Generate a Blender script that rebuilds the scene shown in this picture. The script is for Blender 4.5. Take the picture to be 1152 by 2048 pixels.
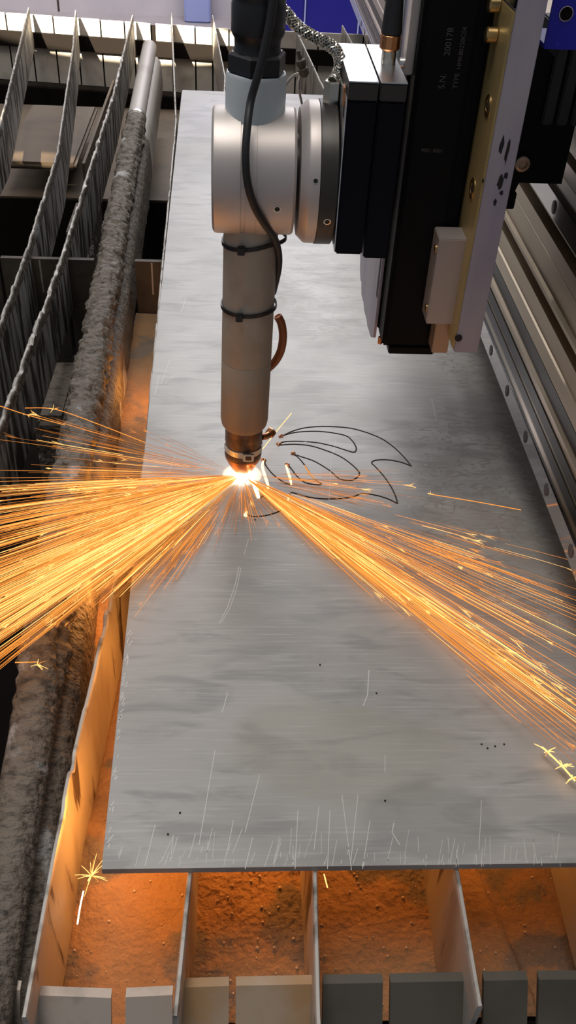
import bpy, bmesh, math, random
import numpy as np
from mathutils import Vector, Matrix, noise, geometry

for o in list(bpy.data.objects): bpy.data.objects.remove(o)
SC = bpy.context.scene
COL = SC.collection
rnd = random.Random(7)

# ------------------------------------------------------------------ camera
F = 1860.0
def _n(v): return v / np.linalg.norm(v)
def _ray(px, py): return np.array([(px - 576) / F, -(py - 1024) / F, 1.0])
_dy = _n(_ray(485, -550))
_dx = _ray(32000, 1290); _dx = _n(_dx - _dx.dot(_dy) * _dy)
_dz = np.cross(_dx, _dy)
if _dz[1] < 0: _dz = -_dz
CM = np.stack([_dx, _dy, _dz], 1)
CAM = -CM.T @ (_ray(488, 952) * 0.975)
def P(px, py, z):
    d = CM.T @ _ray(px, py); t = (z - CAM[2]) / d[2]; return Vector(CAM + d * t)
def PX(px, py, x):
    d = CM.T @ _ray(px, py); t = (x - CAM[0]) / d[0]; return Vector(CAM + d * t)
def PY(px, py, y):
    d = CM.T @ _ray(px, py); t = (y - CAM[1]) / d[1]; return Vector(CAM + d * t)

cam = bpy.data.cameras.new('camera'); camo = bpy.data.objects.new('camera', cam); COL.objects.link(camo)
cam.sensor_fit = 'VERTICAL'; cam.sensor_height = 36.0; cam.lens = F / 2048 * 36.0
cam.clip_start = 0.01; cam.clip_end = 100
R = Matrix(((CM[0][0], CM[1][0], -CM[2][0]), (CM[0][1], CM[1][1], -CM[2][1]), (CM[0][2], CM[1][2], -CM[2][2])))
camo.matrix_world = Matrix.Translation(Vector(CAM)) @ R.to_4x4()
SC.camera = camo

# ------------------------------------------------------------------ world, lights, exposure
SC.view_settings.view_transform = 'Standard'; SC.view_settings.look = 'None'
SC.view_settings.gamma = 1.0; SC.view_settings.exposure = 0.0
SC.view_settings.use_curve_mapping = False
W = bpy.data.worlds.new('world'); SC.world = W; W.use_nodes = True
W.node_tree.nodes['Background'].inputs[0].default_value = (0.80, 0.88, 1.0, 1)
W.node_tree.nodes['Background'].inputs[1].default_value = 0.18

def lamp(name, kind, loc, energy, color, target=None, **kw):
    l = bpy.data.lights.new(name, kind); l.energy = energy; l.color = color
    for k, v in kw.items(): setattr(l, k, v)
    o = bpy.data.objects.new(name, l); COL.objects.link(o); o.location = loc
    if target is not None:
        o.rotation_euler = (Vector(target) - Vector(loc)).to_track_quat('-Z', 'Y').to_euler()
    return o
# unseen area lamps added for assumed window light, added fill lamps overhead
lamp('assumed_window_lamp', 'AREA', (0.5, 4.6, 2.2), 30, (0.93, 0.97, 1.0), (0.2, 0.3, 0), shape='RECTANGLE', size=1.8, size_y=1.6)  # assumed window light from ahead, a bare lamp with no window built
lamp('added_window_lamp_left', 'AREA', (-3.4, 2.2, 2.4), 12, (1.0, 0.96, 0.9), (-0.2, 0.6, 0), shape='RECTANGLE', size=1.6, size_y=1.6)  # added lamp out of view on the left, no window there either
lamp('overhead_fill', 'AREA', (-1.3, 0.4, 3.5), 9, (0.97, 0.98, 1.0), (0.2, 0.3, 0), shape='RECTANGLE', size=2.4, size_y=1.2)
lamp('overhead_fill', 'AREA', (-0.5, -0.2, 3.6), 59, (1.0, 0.95, 0.89), (0.2, 0.1, 0), shape='RECTANGLE', size=2.0, size_y=1.2)  # added lamp, evens out the plate next to the beam
# narrow shafts of low sunlight reaching the far end of the table
s1 = lamp('sun_shaft', 'SPOT', (-.95, -1.6, 2.25), 8000, (1.0, 0.86, 0.64), (-0.36, 2.03, -0.054), spot_size=math.radians(10.5), spot_blend=0.04, shadow_soft_size=0.01)
s1.scale = (1.0, 0.125, 1.0)
s2 = lamp('sun_shaft_low', 'SPOT', (-.95, -1.5, 2.3), 2600, (1.0, 0.86, 0.64), (-0.44, 1.325, -0.15), spot_size=math.radians(2.6), spot_blend=0.04, shadow_soft_size=0.01)
s2.scale = (1.0, 0.25, 1.0)
lamp('wall_fill', 'AREA', (0.2, 4.4, 3.2), 210, (1.0, 0.95, 0.96), (0.0, 6.2, -0.6), shape='RECTANGLE', size=3.0, size_y=0.8)  # added lamp, brightens the wall behind
# light of the cutting arc and of the spark jets, above and below the plate
lamp('arc_light', 'POINT', (-0.001, -0.004, 0.0055), 0.22, (1.0, 0.62, 0.30), shadow_soft_size=0.004)
for loc, e in (((0.0, -0.22, -0.045), 2.0), ((-0.062, -0.20, -0.05), 0.22), ((-0.080, -0.37, -0.035), 0.5), ((0.10, -0.26, -0.045), 0.8), ((0.20, -0.32, -0.04), 0.3), ((-0.135, 0.06, -0.08), 0.28), ((-0.13, 0.30, -0.08), 0.2), ((-0.145, -0.10, -0.06), 0.45)):
    lamp('underside_jet_light', 'POINT', loc, e, (1.0, 0.385, 0.075), shadow_soft_size=0.03)

# ------------------------------------------------------------------ materials
def mat(name, base, rough=0.5, metal=0.0, var=None, bump=None, emit=None, spec=None, rvar=None, aniso=None):
    m = bpy.data.materials.new(name); m.use_nodes = True
    nt = m.node_tree; b = nt.nodes['Principled BSDF']
    b.inputs['Base Color'].default_value = (*base, 1); b.inputs['Roughness'].default_value = rough
    b.inputs['Metallic'].default_value = metal
    if spec is not None: b.inputs['Specular IOR Level'].default_value = spec
    tc = nt.nodes.new('ShaderNodeTexCoord')
    if var:
        sc, c2, lo, hi = var[:4]
        mp = nt.nodes.new('ShaderNodeMapping'); mp.inputs['Scale'].default_value = var[4] if len(var) > 4 else (1, 1, 1)
        nt.links.new(tc.outputs['Object'], mp.inputs[0])
        nz = nt.nodes.new('ShaderNodeTexNoise'); nz.inputs['Scale'].default_value = sc; nz.inputs['Detail'].default_value = 6
        nt.links.new(mp.outputs[0], nz.inputs['Vector'])
        rp = nt.nodes.new('ShaderNodeMapRange'); rp.inputs['From Min'].default_value = lo; rp.inputs['From Max'].default_value = hi
        nt.links.new(nz.outputs[0], rp.inputs[0])
        mx = nt.nodes.new('ShaderNodeMix'); mx.data_type = 'RGBA'
        mx.inputs[6].default_value = (*base, 1); mx.inputs[7].default_value = (*c2, 1)
        nt.links.new(rp.outputs[0], mx.inputs[0]); nt.links.new(mx.outputs[2], b.inputs['Base Color'])
        if rvar:
            r2 = nt.nodes.new('ShaderNodeMapRange'); r2.inputs['To Min'].default_value = rvar[0]; r2.inputs['To Max'].default_value = rvar[1]
            nt.links.new(nz.outputs[0], r2.inputs[0]); nt.links.new(r2.outputs[0], b.inputs['Roughness'])
    if bump:
        nb = nt.nodes.new('ShaderNodeTexNoise'); nb.inputs['Scale'].default_value = bump[0]; nb.inputs['Detail'].default_value = 5
        mp2 = nt.nodes.new('ShaderNodeMapping'); mp2.inputs['Scale'].default_value = bump[3] if len(bump) > 3 else (1, 1, 1)
        nt.links.new(tc.outputs['Object'], mp2.inputs[0]); nt.links.new(mp2.outputs[0], nb.inputs['Vector'])
        bp = nt.nodes.new('ShaderNodeBump'); bp.inputs['Strength'].default_value = bump[1]; bp.inputs['Distance'].default_value = bump[2]
        nt.links.new(nb.outputs[0], bp.inputs['Height']); nt.links.new(bp.outputs[0], b.inputs['Normal'])
    if emit:
        b.inputs['Emission Color'].default_value = (*emit[0], 1); b.inputs['Emission Strength'].default_value = emit[1]
        m.cycles.emission_sampling = 'NONE'
    return m
def glow(name, color, strength, light=True):
    m = bpy.data.materials.new(name); m.use_nodes = True; nt = m.node_tree; nt.nodes.clear()
    e = nt.nodes.new('ShaderNodeEmission'); e.inputs[0].default_value = (*color, 1); e.inputs[1].default_value = strength
    o = nt.nodes.new('ShaderNodeOutputMaterial'); nt.links.new(e.outputs[0], o.inputs[0])
    m.cycles.emission_sampling = 'AUTO' if light else 'NONE'
    return m
def halo(name, color, strength):  # emissive volume, stands in for the glare halo of arc and jets
    m = bpy.data.materials.new(name); m.use_nodes = True; nt = m.node_tree; nt.nodes.clear()
    e = nt.nodes.new('ShaderNodeEmission'); e.inputs[0].default_value = (*color, 1); e.inputs[1].default_value = strength
    o = nt.nodes.new('ShaderNodeOutputMaterial'); nt.links.new(e.outputs[0], o.inputs['Volume'])
    return m

M = {}
M['alu'] = mat('anodised_aluminium', (0.64, 0.58, 0.535), 0.47, 0.6, var=(9, (0.56, 0.50, 0.48), .4, .7))
M['torch'] = mat('torch_sleeve_grey', (0.42, 0.385, 0.325), 0.5, 0.1, var=(30, (0.34, 0.295, 0.235), .52, .75))
M['neck'] = mat('neck_paint_grey', (0.52, 0.56, 0.58), 0.42, 0.1)
M['dark'] = mat('black_anodised', (0.004, 0.004, 0.0045), 0.5, 0.0, spec=.14)
M['rubber'] = mat('black_rubber', (0.016, 0.016, 0.018), 0.5)
M['plastic'] = mat('black_plastic', (0.014, 0.014, 0.016), 0.38)
M['navy'] = mat('black_blue_cover', (0.003, 0.0035, 0.007), 0.45, spec=.14)
M['bright'] = mat('milled_silver', (0.80, 0.80, 0.80), 0.28, 1.0)
M['ringblack'] = mat('dark_anodised_ring', (0.06, 0.055, 0.05), 0.42, 0.6)
M['copper'] = mat('copper', (0.72, 0.32, 0.14), 0.28, 1.0, var=(60, (0.35, 0.13, 0.06), .45, .7))
M['brownmetal'] = mat('heated_brown_metal', (0.12, 0.07, 0.045), 0.42, 0.7, var=(120, (0.22, 0.14, 0.09), .45, .7))
M['brass'] = mat('brass', (0.72, 0.50, 0.22), 0.34, 1.0, var=(20, (0.50, 0.36, 0.18), .4, .7))
M['nickel'] = mat('nickel', (0.72, 0.68, 0.60), 0.25, 1.0)
M['hose'] = mat('amber_hose', (0.30, 0.085, 0.02), 0.35)
M['silverbar'] = mat('brushed_bar', (0.48, 0.44, 0.49), 0.45, 0.35, var=(7, (0.37, 0.33, 0.44), .42, .65, (3, 3, 1)), bump=(200, .1, .0005, (1, 1, .05)))
M['brassplate'] = mat('brass_sheet', (0.50, 0.37, 0.16), 0.42, 0.45, var=(14, (0.38, 0.29, 0.13), .4, .7))
M['tan'] = mat('tan_block', (0.50, 0.36, 0.26), 0.42, 0.6)
M['pinkblock'] = mat('clamp_block', (0.50, 0.43, 0.40), 0.45, 0.6)
M['marker'] = mat('black_marker', (0.010, 0.008, 0.010), 0.6)
M['beam'] = mat('beam_aluminium', (0.46, 0.375, 0.265), 0.33, 0.6, var=(3, (0.37, 0.30, 0.21), .4, .7, (6, .4, 6)))
M['beamdark'] = mat('beam_groove_and_reflection', (0.05, 0.042, 0.032), 0.45, 0.6)
M['rail'] = mat('ground_rail', (0.62, 0.60, 0.60), 0.10, 1.0)
M['railcap'] = mat('rail_bolt_cap', (0.085, 0.08, 0.085), 0.45, 0.3)
M['chain'] = mat('drag_chain', (0.014, 0.014, 0.014), 0.5)
M['blue'] = mat('blue_paint', (0.006, 0.004, 0.36), 0.45, 0.0, var=(180, (0.02, 0.02, 0.46), .6, .7))
M['bluewall'] = mat('deep_blue_panel', (0.004, 0.002, 0.22), 0.35)
M['wall'] = mat('pale_wall', (0.66, 0.61, 0.63), 0.7, var=(2, (0.52, 0.49, 0.53), .3, .7))
M['post'] = mat('pale_blue_post', (0.36, 0.42, 0.74), 0.5)
M['hallfloor'] = mat('hall_floor', (0.40, 0.37, 0.38), 0.6, var=(4, (0.34, 0.31, 0.32), .3, .7))
M['slat'] = mat('steel_slat', (0.42, 0.40, 0.37), 0.55, 0.35, var=(60, (0.055, 0.045, 0.035), .46, .56, (1, 1, .14)), bump=(70, .6, .004, (1, 1, .2)))
M['slatclean'] = mat('clean_slat_steel', (0.40, 0.36, 0.32), 0.5, 0.3, var=(18, (0.24, 0.19, 0.15), .5, .7, (1, 1, .3)))
M['slatedge'] = mat('slat_worn_edge', (0.46, 0.43, 0.39), 0.5, 0.3, var=(50, (0.12, 0.10, 0.085), .5, .7))
M['slag'] = mat('slag_crust', (0.17, 0.14, 0.11), 0.62, 0.0, var=(70, (0.075, 0.06, 0.046), .5, .66, (1, 1.6, 1)), bump=(110, 1.0, .007, (1, 1.5, 1)))
M['ash'] = mat('pale_ash', (0.46, 0.46, 0.46), 0.85, bump=(180, .8, .003))
M['pipe'] = mat('pale_pipe', (0.52, 0.48, 0.43), 0.45, 0.2, var=(10, (0.34, 0.29, 0.24), .5, .75))
M['oldsteel'] = mat('dark_old_steel', (0.055, 0.045, 0.036), 0.6, 0.3, var=(12, (0.11, 0.085, 0.06), .45, .7), bump=(40, .4, .003))
M['tray'] = mat('brown_tray', (0.115, 0.080, 0.050), 0.55, 0.1, var=(9, (0.065, 0.045, 0.03), .45, .7))
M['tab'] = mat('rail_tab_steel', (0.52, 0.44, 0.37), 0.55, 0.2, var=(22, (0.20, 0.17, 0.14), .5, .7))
M['taborange'] = mat('orange_lit_tab', (0.42, 0.25, 0.12), 0.6, 0.1, var=(9, (0.46, 0.34, 0.24), .5, .6))
M['tabshade'] = mat('shaded_tab_steel', (0.10, 0.088, 0.068), 0.6, 0.1, var=(14, (0.07, 0.06, 0.046), .45, .7))
M['tabright'] = mat('rear_tab_steel', (0.55, 0.50, 0.44), 0.6, 0.0, var=(16, (0.40, 0.34, 0.28), .52, .7))
M['dust'] = mat('rust_dust', (0.30, 0.17, 0.08), 0.9, 0.0, var=(11, (0.19, 0.115, 0.06), .46, .66), bump=(200, .8, .0035))
M['pebble'] = mat('slag_pebble', (0.55, 0.42, 0.30), 0.5, 0.2)
M['pit'] = mat('pit_black', (0.010, 0.008, 0.007), 0.95, spec=.05)
M['text'] = mat('engraving_grey', (0.075, 0.07, 0.065), 0.6)
M['scratch'] = mat('bare_scratch', (0.66, 0.64, 0.60), 0.5, 0.3)
M['kerf'] = mat('kerf_oxide', (0.028, 0.022, 0.020), 0.5, 0.3)
M['white_hot'] = glow('white_hot', (1.0, 0.80, 0.52), 7.0)
M['spark_y'] = glow('spark_yellow', (1.0, 0.52, 0.15), 2.3)
M['spark_o'] = glow('spark_orange', (1.0, 0.33, 0.055), 1.3)
M['spark_d'] = glow('spark_dim', (1.0, 0.32, 0.06), 0.6)
M['hotkerf'] = glow('hot_kerf', (1.0, 0.66, 0.34), 2.6)
M['hotkerf_o'] = glow('hot_kerf_orange', (1.0, 0.42, 0.13), 0.9)
M['kerfedge'] = mat('kerf_heat_tint', (0.30, 0.255, 0.21), 0.4, 0.5)

def add_patch(m, color, scale, lo, hi, st=(1, 1, 1)):
    nt = m.node_tree; b = nt.nodes['Principled BSDF']; src = b.inputs['Base Color'].links[0].from_socket
    tc = nt.nodes.new('ShaderNodeTexCoord'); n = nt.nodes.new('ShaderNodeTexNoise'); n.inputs['Scale'].default_value = scale; n.inputs['Detail'].default_value = 7
    mp = nt.nodes.new('ShaderNodeMapping'); mp.inputs['Scale'].default_value = st
    nt.links.new(tc.outputs['Object'], mp.inputs[0]); nt.links.new(mp.outputs[0], n.inputs['Vector'])
    r = nt.nodes.new('ShaderNodeMapRange'); r.inputs[1].default_value = lo; r.inputs[2].default_value = hi; nt.links.new(n.outputs[0], r.inputs[0])
    k = nt.nodes.new('ShaderNodeMix'); k.data_type = 'RGBA'; nt.links.new(r.outputs[0], k.inputs[0]); nt.links.new(src, k.inputs[6]); k.inputs[7].default_value = (*color, 1)
    nt.links.new(k.outputs[2], b.inputs['Base Color'])
def add_soot_glow(m, color, z0, z1, f):
    nt = m.node_tree; b = nt.nodes['Principled BSDF']; src = b.inputs['Base Color'].links[0].from_socket
    tc = nt.nodes.new('ShaderNodeTexCoord'); sp_ = nt.nodes.new('ShaderNodeSeparateXYZ'); nt.links.new(tc.outputs['Object'], sp_.inputs[0])
    r = nt.nodes.new('ShaderNodeMapRange'); r.inputs[1].default_value = z1; r.inputs[2].default_value = z0; r.inputs[4].default_value = f; nt.links.new(sp_.outputs['Z'], r.inputs[0])
    k = nt.nodes.new('ShaderNodeMix'); k.data_type = 'RGBA'; nt.links.new(r.outputs[0], k.inputs[0]); nt.links.new(src, k.inputs[6]); k.inputs[7].default_value = (*color, 1)
    nt.links.new(k.outputs[2], b.inputs['Base Color'])
add_soot_glow(M['torch'], (0.29, 0.165, 0.08), .066, .19, .8)     # heat-browned lower sleeve, with warm spark light put into its colour
add_patch(M['slag'], (0.46, 0.45, 0.44), 13, .62, .68)
add_patch(M['slatclean'], (0.06, 0.04, 0.03), 42, .60, .66, (1, 1, .16))
add_patch(M['dust'], (0.15, 0.115, 0.085), 17, .56, .62)

def plate_material():
    m = bpy.data.materials.new('mill_finish_plate'); m.use_nodes = True; nt = m.node_tree; N = nt.nodes; L = nt.links
    b = N['Principled BSDF']; tc = N.new('ShaderNodeTexCoord')
    def noise_(scale, sc=(1, 1, 1), det=6, rot=0.0, dist=0.0):
        mp = N.new('ShaderNodeMapping'); mp.inputs['Scale'].default_value = sc; mp.inputs['Rotation'].default_value = (0, 0, rot)
        L.new(tc.outputs['Object'], mp.inputs[0]); n = N.new('ShaderNodeTexNoise'); n.inputs['Scale'].default_value = scale
        n.inputs['Detail'].default_value = det; n.inputs['Distortion'].default_value = dist; L.new(mp.outputs[0], n.inputs['Vector']); return n.outputs[0]
    def rng(x, a, b_, c=0.0, d=1.0):
        r = N.new('ShaderNodeMapRange'); r.interpolation_type = 'SMOOTHSTEP'
        for i, v in zip((1, 2, 3, 4), (a, b_, c, d)): r.inputs[i].default_value = v
        L.new(x, r.inputs[0]); return r.outputs[0]
    def math_(op, a, b2):
        k = N.new('ShaderNodeMath'); k.operation = op
        for i, v in enumerate((a, b2)):
            if isinstance(v, (int, float)): k.inputs[i].default_value = v
            else: L.new(v, k.inputs[i])
        return k.outputs[0]
    def mixc(f, a, b2):
        k = N.new('ShaderNodeMix'); k.data_type = 'RGBA'; L.new(f, k.inputs[0])
        for i, v in ((6, a), (7, b2)):
            if isinstance(v, tuple): k.inputs[i].default_value = (*v, 1)
            else: L.new(v, k.inputs[i])
        return k.outputs[2]
    def blob(cx, cy, rx, ry, wob=.5):
        mp = N.new('ShaderNodeMapping'); mp.vector_type = 'TEXTURE'; mp.inputs['Location'].default_value = (cx, cy, 0); mp.inputs['Scale'].default_value = (rx, ry, 1)
        L.new(tc.outputs['Object'], mp.inputs[0]); v = N.new('ShaderNodeVectorMath'); v.operation = 'LENGTH'; L.new(mp.outputs[0], v.inputs[0])
        d = math_('ADD', v.outputs['Value'], math_('MULTIPLY', math_('SUBTRACT', noise_(9, det=4), .5), wob * 2))
        return rng(d, .75, 1.1, 1, 0)
    c = mixc(rng(noise_(4.2, det=8), .40, .62), (0.43, 0.412, 0.39), (0.335, 0.32, 0.30))
    c = mixc(math_('MULTIPLY', rng(noise_(13, (1, 3.5, 1), 8, .1, .8), .47, .66), .75), c, (0.29, 0.283, 0.272))
    c = mixc(math_('MULTIPLY', rng(noise_(60, (.3, 8, 1), 3), .5, .75), .35), c, (0.60, 0.60, 0.59))
    ol = P(690, 1500, 0); c = mixc(math_('MULTIPLY', blob(ol.x, ol.y, .10, .05, .7), .35), c, (0.34, 0.32, 0.24))
    dk = P(860, 1640, 0); c = mixc(math_('MULTIPLY', blob(dk.x, dk.y, .055, .03, .7), .45), c, (0.26, 0.25, 0.24))
    sm = P(1000, 1010, 0); s2_ = P(985, 740, 0); s3_ = P(640, 590, 0)
    strokes = math_('MAXIMUM', rng(noise_(44, (1, 1.9, 1), 3, .7, 2.2), .50, .60), math_('MULTIPLY', rng(noise_(14, (1, 1.4, 1), 4, -.5, 1.2), .44, .62), .65))
    k1 = math_('MULTIPLY', blob(sm.x, sm.y, .105, .20, .45), strokes)
    k2 = math_('MULTIPLY', blob(s2_.x - .01, s2_.y, .06, .10, .4), strokes)
    k3 = math_('MULTIPLY', blob(s3_.x, s3_.y, .07, .16, .4), math_('MULTIPLY', strokes, .3))
    k = math_('MAXIMUM', k1, math_('MAXIMUM', k2, k3))
    c = mixc(math_('MULTIPLY', k, .6), c, (0.245, 0.21, 0.175))
    L.new(c, b.inputs['Base Color'])
    b.inputs['Metallic'].default_value = .13
    r = math_('ADD', rng(noise_(7), .3, .7, .34, .44), math_('MULTIPLY', k, .12)); L.new(r, b.inputs['Roughness'])
    bp = N.new('ShaderNodeBump'); bp.inputs['Strength'].default_value = .05; bp.inputs['Distance'].default_value = .002
    L.new(math_('ADD', noise_(45, (.5, 3, 1), 5), math_('MULTIPLY', noise_(420, det=2), .25)), bp.inputs['Height']); L.new(bp.outputs[0], b.inputs['Normal'])
    return m
M['plate'] = plate_material()
M['archalo'] = halo('halo_white', (1.0, .72, .42), 60.0)
M['jethalo'] = halo('halo_orange', (1.0, .36, .07), 5.5)
M['roothalo'] = halo('halo_yellow', (1.0, .50, .16), 20.0)

# ------------------------------------------------------------------ builders
def obj(name, bm, m, parent=None, sharp=35, recalc=True):
    me = bpy.data.meshes.new(name)
    if recalc: bmesh.ops.recalc_face_normals(bm, faces=bm.faces)
    bm.to_mesh(me); bm.free()
    for x in (m if isinstance(m, (list, tuple)) else [m]): me.materials.append(M[x] if isinstance(x, str) else x)
    if sharp:
        me.polygons.foreach_set('use_smooth', [True] * len(me.polygons)); me.set_sharp_from_angle(angle=math.radians(sharp))
    o = bpy.data.objects.new(name, me); COL.objects.link(o)
    if parent: o.parent = parent
    return o
def tag(o, label=None, cat=None, group=None, kind=None):
    if label: o['label'] = label
    if cat: o['category'] = cat
    if group: o['group'] = group
    if kind: o['kind'] = kind
    return o
def thing(name, label, cat, loc=(0, 0, 0), group=None):
    o = bpy.data.objects.new(name, None); COL.objects.link(o); o.location = loc; o.empty_display_size = .02
    return tag(o, label, cat, group)
def nb(): return bmesh.new()
def box(bm, lo, hi, bev=0.0, mi=0):
    x0, y0, z0 = lo; x1, y1, z1 = hi
    vs = [bm.verts.new(p) for p in ((x0, y0, z0), (x1, y0, z0), (x1, y1, z0), (x0, y1, z0), (x0, y0, z1), (x1, y0, z1), (x1, y1, z1), (x0, y1, z1))]
    fs = [bm.faces.new([vs[i] for i in q]) for q in ((3, 2, 1, 0), (4, 5, 6, 7), (0, 1, 5, 4), (1, 2, 6, 5), (2, 3, 7, 6), (3, 0, 4, 7))]
    for f_ in fs: f_.material_index = mi
    if bev:
        es = list({e for f_ in fs for e in f_.edges})
        r = bmesh.ops.bevel(bm, geom=es, offset=bev, segments=2, affect='EDGES')
        for f_ in r['faces']: f_.material_index = mi
    return vs
def bx(lo, hi, bev=0.0):
    bm = nb(); box(bm, lo, hi, bev); return bm
def frame(d):
    d = Vector(d).normalized(); u = d.cross(Vector((0, 0, 1)))
    if u.length < 1e-4: u = Vector((1, 0, 0))
    u.normalize(); return u, d.cross(u).normalized()
def lathe(bm, prof, org=(0, 0, 0), axis=(0, 0, 1), seg=48, mi=0, caps=True, a0=0.0):
    org = Vector(org); d = Vector(axis).normalized(); u, v = frame(d); rings = []
    for r, h in prof:
        r = max(r, 1e-5)
        rings.append([bm.verts.new(org + d * h + (u * math.cos(a0 + 2 * math.pi * i / seg) + v * math.sin(a0 + 2 * math.pi * i / seg)) * r) for i in range(seg)])
    for a, b in zip(rings, rings[1:]):
        for i in range(seg):
            f_ = bm.faces.new((a[i], a[(i + 1) % seg], b[(i + 1) % seg], b[i])); f_.material_index = mi
    if caps:
        bm.faces.new(list(reversed(rings[0]))).material_index = mi; bm.faces.new(rings[-1]).material_index = mi
    return bm
def smooth(pts, n=6):
    pts = [Vector(p) for p in pts]; out = []
    for i in range(len(pts) - 1):
        p0 = pts[max(i - 1, 0)]; p1 = pts[i]; p2 = pts[i + 1]; p3 = pts[min(i + 2, len(pts) - 1)]
        for j in range(n):
            t = j / n
            out.append(.5 * ((2 * p1) + (p2 - p0) * t + (2 * p0 - 5 * p1 + 4 * p2 - p3) * t * t + (3 * p1 - p0 - 3 * p2 + p3) * t ** 3))
    out.append(pts[-1]); return out
def tube(bm, pts, rad, seg=10, mi=0, caps=True):
    n = len(pts); rings = []; pu = None
    for i, p in enumerate(pts):
        p = Vector(p); d = (Vector(pts[min(i + 1, n - 1)]) - Vector(pts[max(i - 1, 0)]))
        if d.length < 1e-9: d = Vector((0, 0, 1))
        d.normalize()
        if pu is None: u, v = frame(d)
        else:
            u = (pu - d * pu.dot(d)); u = u.normalized() if u.length > 1e-6 else frame(d)[0]; v = d.cross(u)
        pu = u; r = rad[i] if isinstance(rad, (list, tuple)) else rad
        rings.append([bm.verts.new(p + (u * math.cos(2 * math.pi * k / seg) + v * math.sin(2 * math.pi * k / seg)) * r) for k in range(seg)])
    for a, b in zip(rings, rings[1:]):
        for k in range(seg):
            bm.faces.new((a[k], a[(k + 1) % seg], b[(k + 1) % seg], b[k])).material_index = mi
    if caps and seg > 2:
        bm.faces.new(list(reversed(rings[0]))).material_index = mi; bm.faces.new(rings[-1]).material_index = mi
    return bm
def prism_y(poly, y0, y1):            # polygon in XZ swept along Y
    bm = nb(); a = [bm.verts.new((x, y0, z)) for x, z in poly]; b = [bm.verts.new((x, y1, z)) for x, z in poly]; n = len(poly)
    for i in range(n): bm.faces.new((a[i], a[(i + 1) % n], b[(i + 1) % n], b[i]))
    bm.faces.new(list(reversed(a))); bm.faces.new(b); return bm
def prism_x(poly, x0, x1):            # polygon in YZ swept along X
    bm = nb(); a = [bm.verts.new((x0, y, z)) for y, z in poly]; b = [bm.verts.new((x1, y, z)) for y, z in poly]; n = len(poly)
    for i in range(n): bm.faces.new((a[i], a[(i + 1) % n], b[(i + 1) % n], b[i]))
    bm.faces.new(list(reversed(a))); bm.faces.new(b); return bm
def text(body, size, mw, parent, name='lettering', m='text'):
    cu = bpy.data.curves.new(name, 'FONT'); cu.body = body; cu.size = size; cu.extrude = 0.0001
    t = bpy.data.objects.new(name + '_tmp', cu); COL.objects.link(t)
    me = bpy.data.meshes.new_from_object(t.evaluated_get(bpy.context.evaluated_depsgraph_get()))
    bpy.data.objects.remove(t); me.materials.clear(); me.materials.append(M[m])
    o = bpy.data.objects.new(name, me); COL.objects.link(o); o.parent = parent; o.matrix_local = mw; return o
def lerp(a, b, t): return a + (b - a) * t
def interp(pts, y):                    # piecewise-linear over list of (y, value)
    if y <= pts[0][0]: return pts[0][1]
    for (a, va), (b, vb) in zip(pts, pts[1:]):
        if y <= b: return va + (vb - va) * (y - a) / (b - a)
    return pts[-1][1]
def N3(x, y, z): return noise.noise(Vector((x, y, z)))

# ------------------------------------------------------------------ hall: floor, wall behind
bm = bx((-4, -2.5, -.96), (4.5, 6.3, -.94)); tag(obj('floor', bm, 'hallfloor'), kind='structure')
wb = tag(obj('wall_back', bx((-4, 6.3, -.94), (4.5, 6.4, 2.6)), 'wall'), kind='structure')
for x in (-1.24, -3.0): obj('panel_joint', bx((x, 6.296, -.94), (x + .012, 6.30, 2.6)), 'oldsteel', wb)
a = PY(369, 30, 6.15); b = PY(421, 30, 6.15)
tag(obj('trim_1', bx((a.x, 6.13, -.94), (b.x, 6.3, 2.6), .01), 'post'), kind='structure')
cab = thing('machine_cabinet', 'deep blue sheet metal cabinet standing behind the far end of the table', 'cabinet', (.7, 5.6, -.94))
xa = PY(572, 20, 5.3).x
for i, (u0, u1) in enumerate(((xa, .37), (.378, .69), (.698, 1.7))):
    obj('panel', bx((u0 - .7, -.3, .06), (u1 - .7, .25, 2.2), .006), 'bluewall', cab)
obj('plinth', bx((xa + .03 - .7, -.26, 0), (.97, .22, .06)), 'pit', cab)
for x in (.374, .694): obj('edge_trim', bx((x - .704, -.312, .06), (x - .696, -.30, 2.2)), 'post', cab)

# ------------------------------------------------------------------ cutting table
table = thing('cutting_table', 'dark steel frame of the cutting table that carries the slats', 'table', (0, 0, 0))
Y0, Y1 = -0.507, 2.03
# rear comb rail: every tab between two slots is a piece
def rear_pt(px):
    t = px / 745.0; return P(px, 25 + 31 * min(px / 430, 1) + (14 * (px - 430) / 315 if px > 430 else 0), -.032)
slots = [-190, -140, -90, -40, 10, 57, 105, 151, 200, 248, 266, 305, 343, 390, 425, 458, 530, 595, 638, 685, 728, 775, 830, 890]
for i, (s0, s1_) in enumerate(zip(slots, slots[1:])):
    g0, g1 = 1.6, 1.6
    if s1_ == 305: g1 = 5
    if s0 == 305: g0 = 6
    p = rear_pt(s0 + g0); q = rear_pt(s1_ - g1)
    bm = nb(); vs = []
    for (pt, zz) in ((p, -.205), (q, -.205), (q, -.032 - rnd.random() * .002), (p, -.032 - rnd.random() * .002)):
        vs.append((pt.x, pt.y, zz))
    A = [bm.verts.new(v) for v in vs]; B = [bm.verts.new((v[0], v[1] + .008, v[2])) for v in vs]
    bm.faces.new(A); bm.faces.new(list(reversed(B)))
    for k in range(4): bm.faces.new((A[k], B[k], B[(k + 1) % 4], A[(k + 1) % 4]))
    obj('rail_tab', bm, 'tabright', table, 0)
REAR = [(rear_pt(q).x, rear_pt(q).y) for q in (-90, 0, 200, 430, 600, 890)]
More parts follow.
